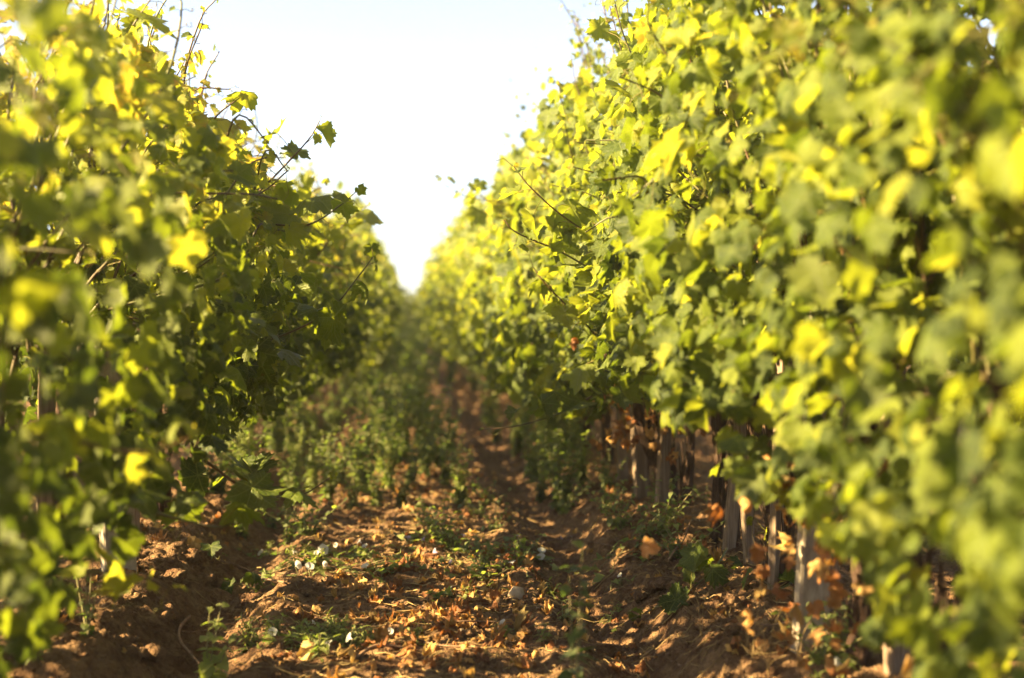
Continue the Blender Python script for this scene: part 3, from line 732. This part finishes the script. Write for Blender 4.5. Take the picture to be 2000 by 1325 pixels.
for q, (v, pts, sz, tn) in enumerate([
    (R[5], [(1310, 330, 4.9), (1262, 250, 4.9), (1222, 130, 4.9), (1190, 10, 4.9)], .07, .6),
    (R[5], [(1400, 230, 4.8), (1350, 120, 4.8), (1322, 40, 4.8), (1310, -30, 4.8)], .07, .6),
    (R[4], [(1470, 200, 4.4), (1410, 90, 4.4), (1370, 20, 4.4)], .08, .5),
    (R[4], [(1620, 120, 4.0), (1560, 40, 4.0), (1500, -20, 4.0)], .09, .6),
    (R[6], [(1190, 380, 6.0), (1150, 300, 6.0), (1105, 225, 6.0), (1090, 160, 6.0)], .07, .6),
    (R[6], [(1260, 330, 6.0), (1225, 240, 6.0), (1200, 190, 6.0)], .07, .6),
    (R[7], [(1110, 430, 7.2), (1075, 350, 7.2), (1050, 300, 7.2)], .08, .6),
    (R[7], [(1040, 470, 7.6), (985, 420, 7.6), (925, 370, 7.6)], .08, .6),
    (R[5], [(1340, 200, 5.0), (1290, 90, 5.0), (1275, 0, 5.0)], .06, .35),
    (R[6], [(1160, 330, 6.4), (1095, 250, 6.4), (1045, 205, 6.4)], .07, .4),
    (R[4], [(1480, 120, 4.5), (1440, 30, 4.5), (1425, -40, 4.5)], .07, .35),
    (L_[4], [(300, 260, 4.3), (330, 180, 4.3), (360, 120, 4.3)], .09, .8),
    (L_[4], [(380, 300, 4.4), (420, 230, 4.4), (470, 190, 4.4)], .08, .8),
    (L_[3], [(150, 150, 3.6), (200, 60, 3.6), (215, -30, 3.6)], .10, .8),
    (L_[5], [(480, 380, 5.4), (500, 310, 5.4), (530, 270, 5.4)], .08, .8),
    (L_[6], [(560, 450, 6.2), (590, 390, 6.2), (640, 360, 6.2)], .08, .7),
    (L_[6], [(620, 500, 6.4), (670, 440, 6.4), (720, 400, 6.4)], .08, .7)]):
    hero(v, pts, 70+q, sz, tn)
hero(R[5], [(1290, 500, 4.75), (1200, 480, 4.65), (1110, 430, 4.55), (1040, 370, 4.5), (1003, 325, 4.5)], 1, .075, .55)
hero(R[5], [(1330, 640, 4.7), (1220, 570, 4.6), (1110, 500, 4.55), (1010, 455, 4.5), (985, 430, 4.5)], 2, .085, .35)
hero(R[4], [(1500, 470, 4.1), (1400, 400, 4.1), (1300, 300, 4.2), (1255, 160, 4.3), (1215, 60, 4.3), (1195, -20, 4.3)], 3, .09, .5)
hero(R[4], [(1440, 260, 4.5), (1370, 150, 4.6), (1310, 70, 4.6), (1290, 30, 4.6)], 4, .06, .6)
hero(R[4], [(1560, 260, 3.9), (1500, 130, 3.9), (1450, 60, 3.9), (1432, -40, 3.9)], 5, .10, .45)
hero(R[5], [(1400, 330, 4.8), (1330, 230, 4.9), (1270, 120, 5.0), (1240, 60, 5.0)], 6, .08, .55)
hero(R[6], [(1240, 400, 6.2), (1180, 290, 6.2), (1130, 180, 6.2), (1115, 110, 6.2)], 7, .08, .6)
hero(R[7], [(1080, 440, 7.8), (990, 400, 7.6), (900, 380, 7.4), (835, 335, 7.4)], 8, .07, .6)
hero(R[6], [(1200, 700, 5.2), (1150, 640, 5.1), (1070, 560, 5.0), (1040, 520, 5.0)], 9, .08, .6)
hero(R[4], [(1490, 860, 4.3), (1480, 960, 4.25), (1470, 1050, 4.2), (1510, 1110, 4.15)], 10, .045, .9, .05, .002)
hero(L_[5], [(440, 430, 4.9), (500, 380, 4.8), (560, 320, 4.7), (605, 270, 4.7), (625, 235, 4.7)], 11, .07, .6)
hero(L_[5], [(430, 460, 4.8), (520, 440, 4.75), (600, 440, 4.7), (660, 405, 4.7), (695, 375, 4.7)], 12, .08, .5)
hero(L_[5], [(430, 690, 4.6), (540, 660, 4.6), (640, 610, 4.6), (700, 540, 4.6), (730, 500, 4.6)], 13, .09, .3)
hero(L_[3], [(180, 200, 3.8), (220, 120, 3.8), (260, 50, 3.8), (300, -10, 3.8)], 14, .10, .7)
hero(L_[1], [(60, 850, 2.3), (180, 870, 2.35), (290, 885, 2.4), (380, 850, 2.45)], 15, .052, .75, .028, .005)
hero(L_[2], [(60, 1130, 2.9), (150, 1120, 2.9), (260, 1120, 2.95), (330, 1150, 3.0)], 16, .054, .7, .03)
hero(L_[4], [(400, 900, 3.9), (490, 960, 4.0), (580, 970, 4.1), (650, 930, 4.2)], 17, .075, .3, .06)
hero(L_[3], [(230, 980, 3.2), (330, 1010, 3.3), (420, 1030, 3.4), (460, 1020, 3.5)], 18, .08, .25, .06)
hero(R[6], [(1180, 760, 5.6), (1110, 800, 5.4), (1020, 830, 5.3), (940, 840, 5.3)], 19, .07, .2, .07)

# ------------------------------------------------------------------ weeds
def weed(seed, h=.35, br=6, temps=OVAL, size=.045, tone=.5, spread=.18, name='weed', dens=1.0, nb=1):
    g = np.random.default_rng(seed); root = thing(name, 'weed', 'weed'); st, lv = MB(), MB()
    for b in range(br):
        a = g.uniform(0, 6.28); q = g.uniform(.4, 1); hh = h*g.uniform(.6, 1.05) if b else h
        sp = spread*q if b else .02
        P = curve([[0, 0, -.01], [math.cos(a)*sp*.35, math.sin(a)*sp*.35, hh*.4], [math.cos(a)*sp, math.sin(a)*sp, hh]], 12)
        tube(st, P, np.linspace(.0032, .001, 12), 4, cap=False)
        k = int(hh/.022*dens)+2; ts = np.linspace(.12, 1, k)
        pos = np.stack([np.interp(ts*11, np.arange(12), P[:, i]) for i in range(3)], -1)
        pos = np.repeat(pos, 2, 0); n = len(pos)
        an = np.repeat(np.arange(k)*1.57, 2)+np.tile([0, PI], k)+g.normal(0, .3, n)
        d = np.stack([np.cos(an), np.sin(an), g.uniform(.0, .7, n)], -1)
        place_leaves(lv, pos, np.array([0, 0, 1.])+g.normal(0, .35, (n, 3)), d, size*g.uniform(.6, 1.2, n)*(1-.45*np.repeat(ts, 2)), np.clip(g.normal(tone, .2, n), 0, 1), temps, g)
    st.obj('stem', M['stem'], root); lv.obj('leaves', M['weed'], root)
    return root
for k in range(7):
    v = dup(FAR[k % 5], base_at(-.75+k*.28, 46+1.5*(k % 3)), 1.5+k, (1, 1, .82)); v['label'] = 'far blurred grapevine closing the end of the path'; v['group'] = 'grapevines closing the far end of the path'
g = np.random.default_rng(31)
W_B = [weed(400+i, g.uniform(.28, .42), 8, OVAL, .055, .55, .17) for i in range(4)]
W_B[1:2] = [weed(405, .38, 9, NARROW, .07, .75, .12)]; W_B[3:4] = [weed(406, .30, 10, ARROW, .05, .3, .2)]
for o_ in [o for o in list(C.objects) if o.name in ('weed.001', 'weed.003')]:
    for c_ in list(o_.children): bpy.data.objects.remove(c_)
    bpy.data.objects.remove(o_)
placed = 0
words = ['pale green', 'grey green', 'dusty green', 'dark green']
def put(proto, x, y, lb, sc_=1.0, grp=None, first=[]):
    if proto.name not in first:
        first.append(proto.name); v = proto; v.location = (x, y, gz(x, y)); v.scale = (sc_,)*3
    else: v = dup(proto, (x, y, gz(x, y)), g.uniform(0, 6.28), sc_)
    v['label'] = lb
    if grp: v['group'] = grp
    return v
# tall bushy weeds in the middle of the path beyond the flowers
spots = [(640, 985), (690, 1000), (735, 990), (780, 985), (710, 965), (760, 955), (660, 950), (800, 950), (830, 930), (745, 925), (700, 920), (790, 905), (835, 890), (610, 960), (570, 985), (860, 915), (870, 950), (900, 985), (820, 870), (855, 850), (780, 870), (745, 880), (880, 880)]
for k, (px, py) in enumerate(spots):
    x, y, z = G(px, py)
    put(W_B[k % 4], x, y, 'bushy %s weed, plant %s of the tall clump in mid path' % (words[k % 4], 'in front' if py > 960 else 'deep inside' if py > 900 else 'at the back'), g.uniform(.55, .95), 'tall bushy weeds in the middle of the path')
for k in range(64):
    y = 8.5*math.exp(g.uniform(0, 1.3)); x = g.choice([-.12, .05, -.7, .8], p=[.35, .2, .25, .2])+g.normal(0, .13)
    put(W_B[k % 4], x, y, 'distant blurred weed growing along the path', g.uniform(.8, 1.3)*min(1.7, .75+y/22), 'distant blurred weeds')
for k in range(16):
    y = g.uniform(6.3, 11); x = g.uniform(.62, .95)
    put(W_B[k % 4], x, y, 'dark bushy weed at the shaded foot of the right row, beyond the orange leaves', g.uniform(.6, 1.15), 'bushy weeds at the foot of the right row')
for k in range(10):
    y = g.uniform(6.0, 10); x = g.uniform(-.95, -.6)
    put(W_B[k % 4], x, y, 'dark bushy weed at the foot of the left row, under its hanging leaves', g.uniform(.6, 1.1), 'bushy weeds at the foot of the left row')
# low weeds along the rows
W_L = [weed(420+i, g.uniform(.10, .18), 7, OVAL, .035, .6, .14) for i in range(4)]
low = [(560, 1065, 'with pointed leaves, left of the white flowers'), (530, 1040, 'at the far end of the left rut'), (600, 1050, 'behind the white flowers'), (470, 1055, 'at the foot of the left row'), (1290, 1040, 'on the right bank below the orange leaves'), (1250, 1050, 'on the right bank, leftmost of its patch'), (1330, 1095, 'yellowish, at the foot of the two dark trunks'),
       (1210, 1020, 'under the hanging leaves of the right row'), (1180, 1000, 'deep under the right row'), (960, 985, 'pale and upright, alone in mid path'), (935, 1010, 'dark, behind the white flower pair'), (970, 1040, 'left of the white flower pair'), (860, 1060, 'with lilac flowers beside it'), (890, 1080, 'below the lilac flowers'), (830, 1030, 'in front of the tall clump'), (1010, 1110, 'dark, above the stone'), (940, 1120, 'dark, left of the stone'), (1280, 980, 'among the trunks of the right row'), (1640, 1290, 'at the foot of the broad pale board'), (1600, 1310, 'at the lower right corner'), (1380, 1000, 'between the trunks'), (1100, 1010, 'in the far right rut')]
for k, (px, py, d) in enumerate(low):
    x, y, z = G(px, py); put(W_L[k % 4], x, y, 'low leafy weed %s' % d, g.uniform(.7, 1.2), 'low leafy weeds')
# seedlings
W_S = [weed(440+i, .05, 4, NARROW, .035, .9, .04, 'seedling', 1.5) for i in range(3)]
for k in range(46):
    px, py = (g.normal(640, 60), g.normal(1250, 14)) if k < 28 else (g.normal(660, 70), g.normal(1090, 25)) if k < 40 else (g.normal(1000, 120), g.normal(1200, 40))
    x, y, z = G(px, py); put(W_S[k % 3], x, y, 'tiny bright green seedling at the bottom of the path' if k < 28 else 'tiny green seedling among the white flowers' if k < 40 else 'tiny green seedling near the stone', g.uniform(.6, 1.3), 'tiny seedlings on the path')
# foreground weeds
f = weed(460, .42, 3, OVAL, .06, .10, .05, 'weed', .45); x, y, z = G(1120, 1318); x, y = x*.86, y*.86
f.location = (x, y, gz(x, y)); f['label'] = 'tall thin dark weed standing out of focus in front of the right rut'; f.scale = (1, 1, .95)
f = weed(461, .30, 5, OVAL, .028, .5, .12, 'weed', .7); x, y = -.86, 3.35; f.location = (x, y, gz(x, y)); f['label'] = 'grey green small-leaved weed at the lower left beside the stakes'
f = weed(462, .22, 4, OVAL, .06, .95, .1, 'weed', .6); x, y, z = G(400, 1330); x, y = x*.95, y*.95; f.location = (x, y, gz(x, y)); f['label'] = 'bright yellow green weed at the bottom edge in the left rut'
f = weed(463, .20, 5, OVAL, .028, .5, .1, 'weed', .7); x, y = -.80, 3.6; f.location = (x, y, gz(x, y)); f['label'] = 'second grey green weed, just right of the first at lower left'

# bindweed patches with white funnel flowers
def flower(mb, p, d, g, r=.022):
    d = np.asarray(d, float)/np.linalg.norm(d); u = np.cross(d, [.3, .1, 1.]); u /= np.linalg.norm(u); v = np.cross(d, u)
    V = []; n = 15; 
    for (q, h) in [(.08, -.9), (.18, -.5), (.5, -.22), (1.0, -.02)]:
        th = np.arange(n)*2*PI/n; rr = r*q*(1+(.07*np.cos(5*th) if q == 1 else 0))
        V.append(np.asarray(p)+u*(np.cos(th)*rr)[:, None]+v*(np.sin(th)*rr)[:, None]+d*(h*r))
    V = np.concatenate(V); i = np.arange(3)[:, None]*n; j = np.arange(n)[None]; k = (j+1) % n
    mb.add(V, None, np.stack([i+j, i+k, i+k+n, i+j+n], -1).reshape(-1, 4), W=g.random())
def bindweed(px, py, flw, lb, n=70, rad=.16, seed=0):
    g = np.random.default_rng(seed); x, y, z = G(px, py)
    root = thing('bindweed', lb, 'bindweed', (x, y, z), 0, 'bindweed plants on the path'); st, lv = MB(), MB()
    for b in range(7):
        a = g.uniform(0, 6.28); L = rad*g.uniform(.6, 1.4); P = []
        for t in np.linspace(0, 1, 8):
            a += g.normal(0, .25); xx, yy = math.cos(a)*L*t, math.sin(a)*L*t; P.append([xx, yy, gz(x+xx, y+yy)-z+.012+.012*math.sin(t*7+b)])
        P = np.array(P); tube(st, P, .0014, 4, cap=False)
        m = n//7; ts = g.uniform(.05, 1, m)*7; pos = np.stack([np.interp(ts, np.arange(8), P[:, i]) for i in range(3)], -1)
        place_leaves(lv, pos+[0, 0, .004], g.normal(0, .4, (m, 3))+[0, 0, 1], g.normal(0, 1, (m, 3))*[1, 1, .5]+[0, 0, .3], .030*g.uniform(.6, 1.25, m), np.clip(g.normal(.75, .2, m), 0, 1), ARROW, g)
    st.obj('stem', M['stem'], root); lv.obj('leaves', M['weed'], root)
    for fx, fy, r, vi in flw:
        X, Y, Z = G(fx, fy); p = np.array([X-x, Y-y, Z-z]); up = .035
        f = MB(); d = np.array([g.normal(-.3, .6), g.normal(-.4, .45), .6]); flower(f, p+[0, 0, up], d, g, r*.85); o = f.obj('flower', M['petal_v' if vi else 'petal'], root)
        s = MB(); tube(s, np.array([p, p+[0, 0, up]-d/np.linalg.norm(d)*r*.9]), .0012, 4, cap=False); s.obj('flower_stalk', M['stem'], o)
bindweed(600, 1105, [(583, 1118, .019, 0), (605, 1120, .019, 0), (632, 1095, .024, 0), (575, 1095, .014, 0), (618, 1092, .013, 0), (635, 1122, .013, 0)], 'bindweed with the largest group of white flowers, sunlit left of the middle', 110, .17, 1)
bindweed(700, 1095, [(713, 1125, .018, 0), (700, 1075, .018, 0), (712, 1082, .014, 0), (655, 1082, .011, 0)], 'bindweed with white flowers just right of the largest flower group', 90, .16, 2)
bindweed(520, 1095, [(508, 1092, .017, 0)], 'small bindweed with one white flower, leftmost on the path', 40, .10, 3)
bindweed(560, 1255, [(532, 1247, .016, 0)], 'bindweed with one white flower at the lower left of the path', 30, .08, 4)
bindweed(640, 1260, [(613, 1244, .010, 0), (640, 1276, .015, 0), (680, 1270, .016, 0), (762, 1258, .012, 0)], 'bindweed with four small white flowers near the bottom edge', 60, .14, 5)
bindweed(880, 1175, [(877, 1170, .015, 0)], 'bindweed with one white flower left of the stone', 45, .09, 6)
bindweed(1055, 1095, [(1058, 1092, .019, 0), (1056, 1104, .019, 0), (1000, 1118, .016, 0), (1012, 1060, .012, 1), (1097, 1070, .010, 1)], 'bindweed carrying the bright pair of white flowers right of the middle', 60, .14, 7)
bindweed(830, 1060, [(825, 1062, .018, 1), (797, 1065, .014, 1), (848, 1092, .016, 1), (880, 1110, .012, 1), (905, 1065, .012, 1)], 'bindweed with lilac flowers in mid path', 90, .2, 8)
bindweed(1215, 1160, [(1210, 1158, .012, 0)], 'tiny bindweed with one white flower in the right wheel rut', 12, .05, 9)
bindweed(980, 1240, [(981, 1240, .012, 0)], 'tiny bindweed with a white flower among red dead leaves', 20, .06, 10)
bindweed(1640, 1305, [(1638, 1308, .017, 0)], 'bindweed with one white flower at the foot of the pale board', 40, .09, 11)
bindweed(960, 1080, [], 'shaded bindweed without flowers left of the bright flower pair', 90, .2, 12)
bindweed(930, 1130, [], 'shaded flowerless bindweed in the middle above the stone', 90, .2, 13)
bindweed(760, 1120, [], 'sunlit flowerless bindweed among orange leaves', 70, .16, 14)
bindweed(1240, 1070, [], 'flowerless bindweed on the right bank', 80, .18, 15)

# ------------------------------------------------------------------ shoots torn off and lying on the ground
def fallen(pts, seed, lb, size=.085, tone=.15, lift=.03, spacing=.07):
    g = np.random.default_rng(seed); P = []
    for k, (px, py) in enumerate(pts):
        x, y, z = G(px, py); P.append([x, y, z+lift])
    P = np.array(P); o0 = P[0].copy(); root = thing('fallen_vine_shoot', lb, 'vine shoot', o0, 0, 'vine shoots lying on the ground')
    c, l = MB(), MB(); t = l; P = curve(P-o0, 30)
    dress(P, c, t, l, g, size=size, tone=tone, spacing=spacing, r0=.004, tend_p=.1)
    for mb, nm, m in ((c, 'cane', M['cane']), (l, 'leaves', [M['leaf'], M['tendril']])):
        for V in mb.V:
            gzv = ground_z(V[:, 0]+o0[0], V[:, 1]+o0[1])-o0[2]+.004; V[:, 2] = np.maximum(V[:, 2], gzv+.15*np.abs(V[:, 2]-gzv)*(V[:, 2] < gzv))
        if mb.n: mb.obj(nm, m, root)
fallen([(1420, 1090), (1395, 1130), (1330, 1180), (1260, 1215), (1200, 1235)], 51, 'fallen green vine shoot lying across the right bank below the dark trunks', .095, .12)
fallen([(1560, 1150), (1520, 1165), (1480, 1160)], 52, 'short fallen shoot with broad dark leaves at the foot of the slim stake', .10, .08)
fallen([(410, 1075), (425, 1095), (430, 1115)], 53, 'wilted dark vine shoot hanging on the left bank', .07, .0, .05, .03)
fallen([(470, 1150), (500, 1155), (530, 1150)], 54, 'small wilted clump of dark vine leaves in the left wheel rut', .065, .0, .02, .03)

# dry grass wisps at the lower right
for k, (px, py) in enumerate([(1460, 1275), (1470, 1290), (1370, 1250), (1560, 1300), (1500, 1320)]):
    x, y, z = G(px, py); mb = MB()
    for q in range(9):
        a = g.uniform(0, 6.28); h = g.uniform(.04, .16); tube(mb, curve([[0, 0, 0], [math.cos(a)*.01, math.sin(a)*.01, h*.6], [math.cos(a)*.05, math.sin(a)*.05, h]], 8), np.linspace(.0011, .0005, 8), 3, cap=False)
    o = mb.obj('dry_grass_tuft', M['straw']); o.location = (x, y, z)
    tag(o, ['straw-coloured dry grass tuft, middle of the lower right bank', 'dry grass tuft just below and right of the middle one', 'thin dry grass tuft farthest left on the lower right bank', 'dry grass tuft by the foot of the pale board', 'dry grass tuft at the bottom edge of the right bank'][k], 'dry grass', 'dry grass tufts')

# ------------------------------------------------------------------ light dusty haze over the whole vineyard
HAZE = 0.002
if HAZE:
    m = bpy.data.materials.new('haze air'); m.use_nodes = True; n = m.node_tree; n.nodes.clear()
    out = n.nodes.new('ShaderNodeOutputMaterial'); pv = n.nodes.new('ShaderNodeVolumePrincipled')
    pv.inputs['Color'].default_value = (1.0, 0.97, 0.90, 1); pv.inputs['Density'].default_value = HAZE; pv.inputs['Anisotropy'].default_value = 0.3
    n.links.new(pv.outputs[0], out.inputs['Volume'])
    b = MB(); X, Y0, Y1, Z0, Z1 = 410, -410, 610, -1.2, 3.4
    V = np.array([[i, j, k] for k in (Z0, Z1) for j in (Y0, Y1) for i in (-X, X)])
    b.add(V, None, [[0, 2, 3, 1], [4, 5, 7, 6], [0, 1, 5, 4], [2, 6, 7, 3], [0, 4, 6, 2], [1, 3, 7, 5]])
    o = b.obj('haze', m, smooth=False); o['kind'] = 'stuff'; tag(o, 'thin warm dusty haze in the air of the vineyard', 'haze')
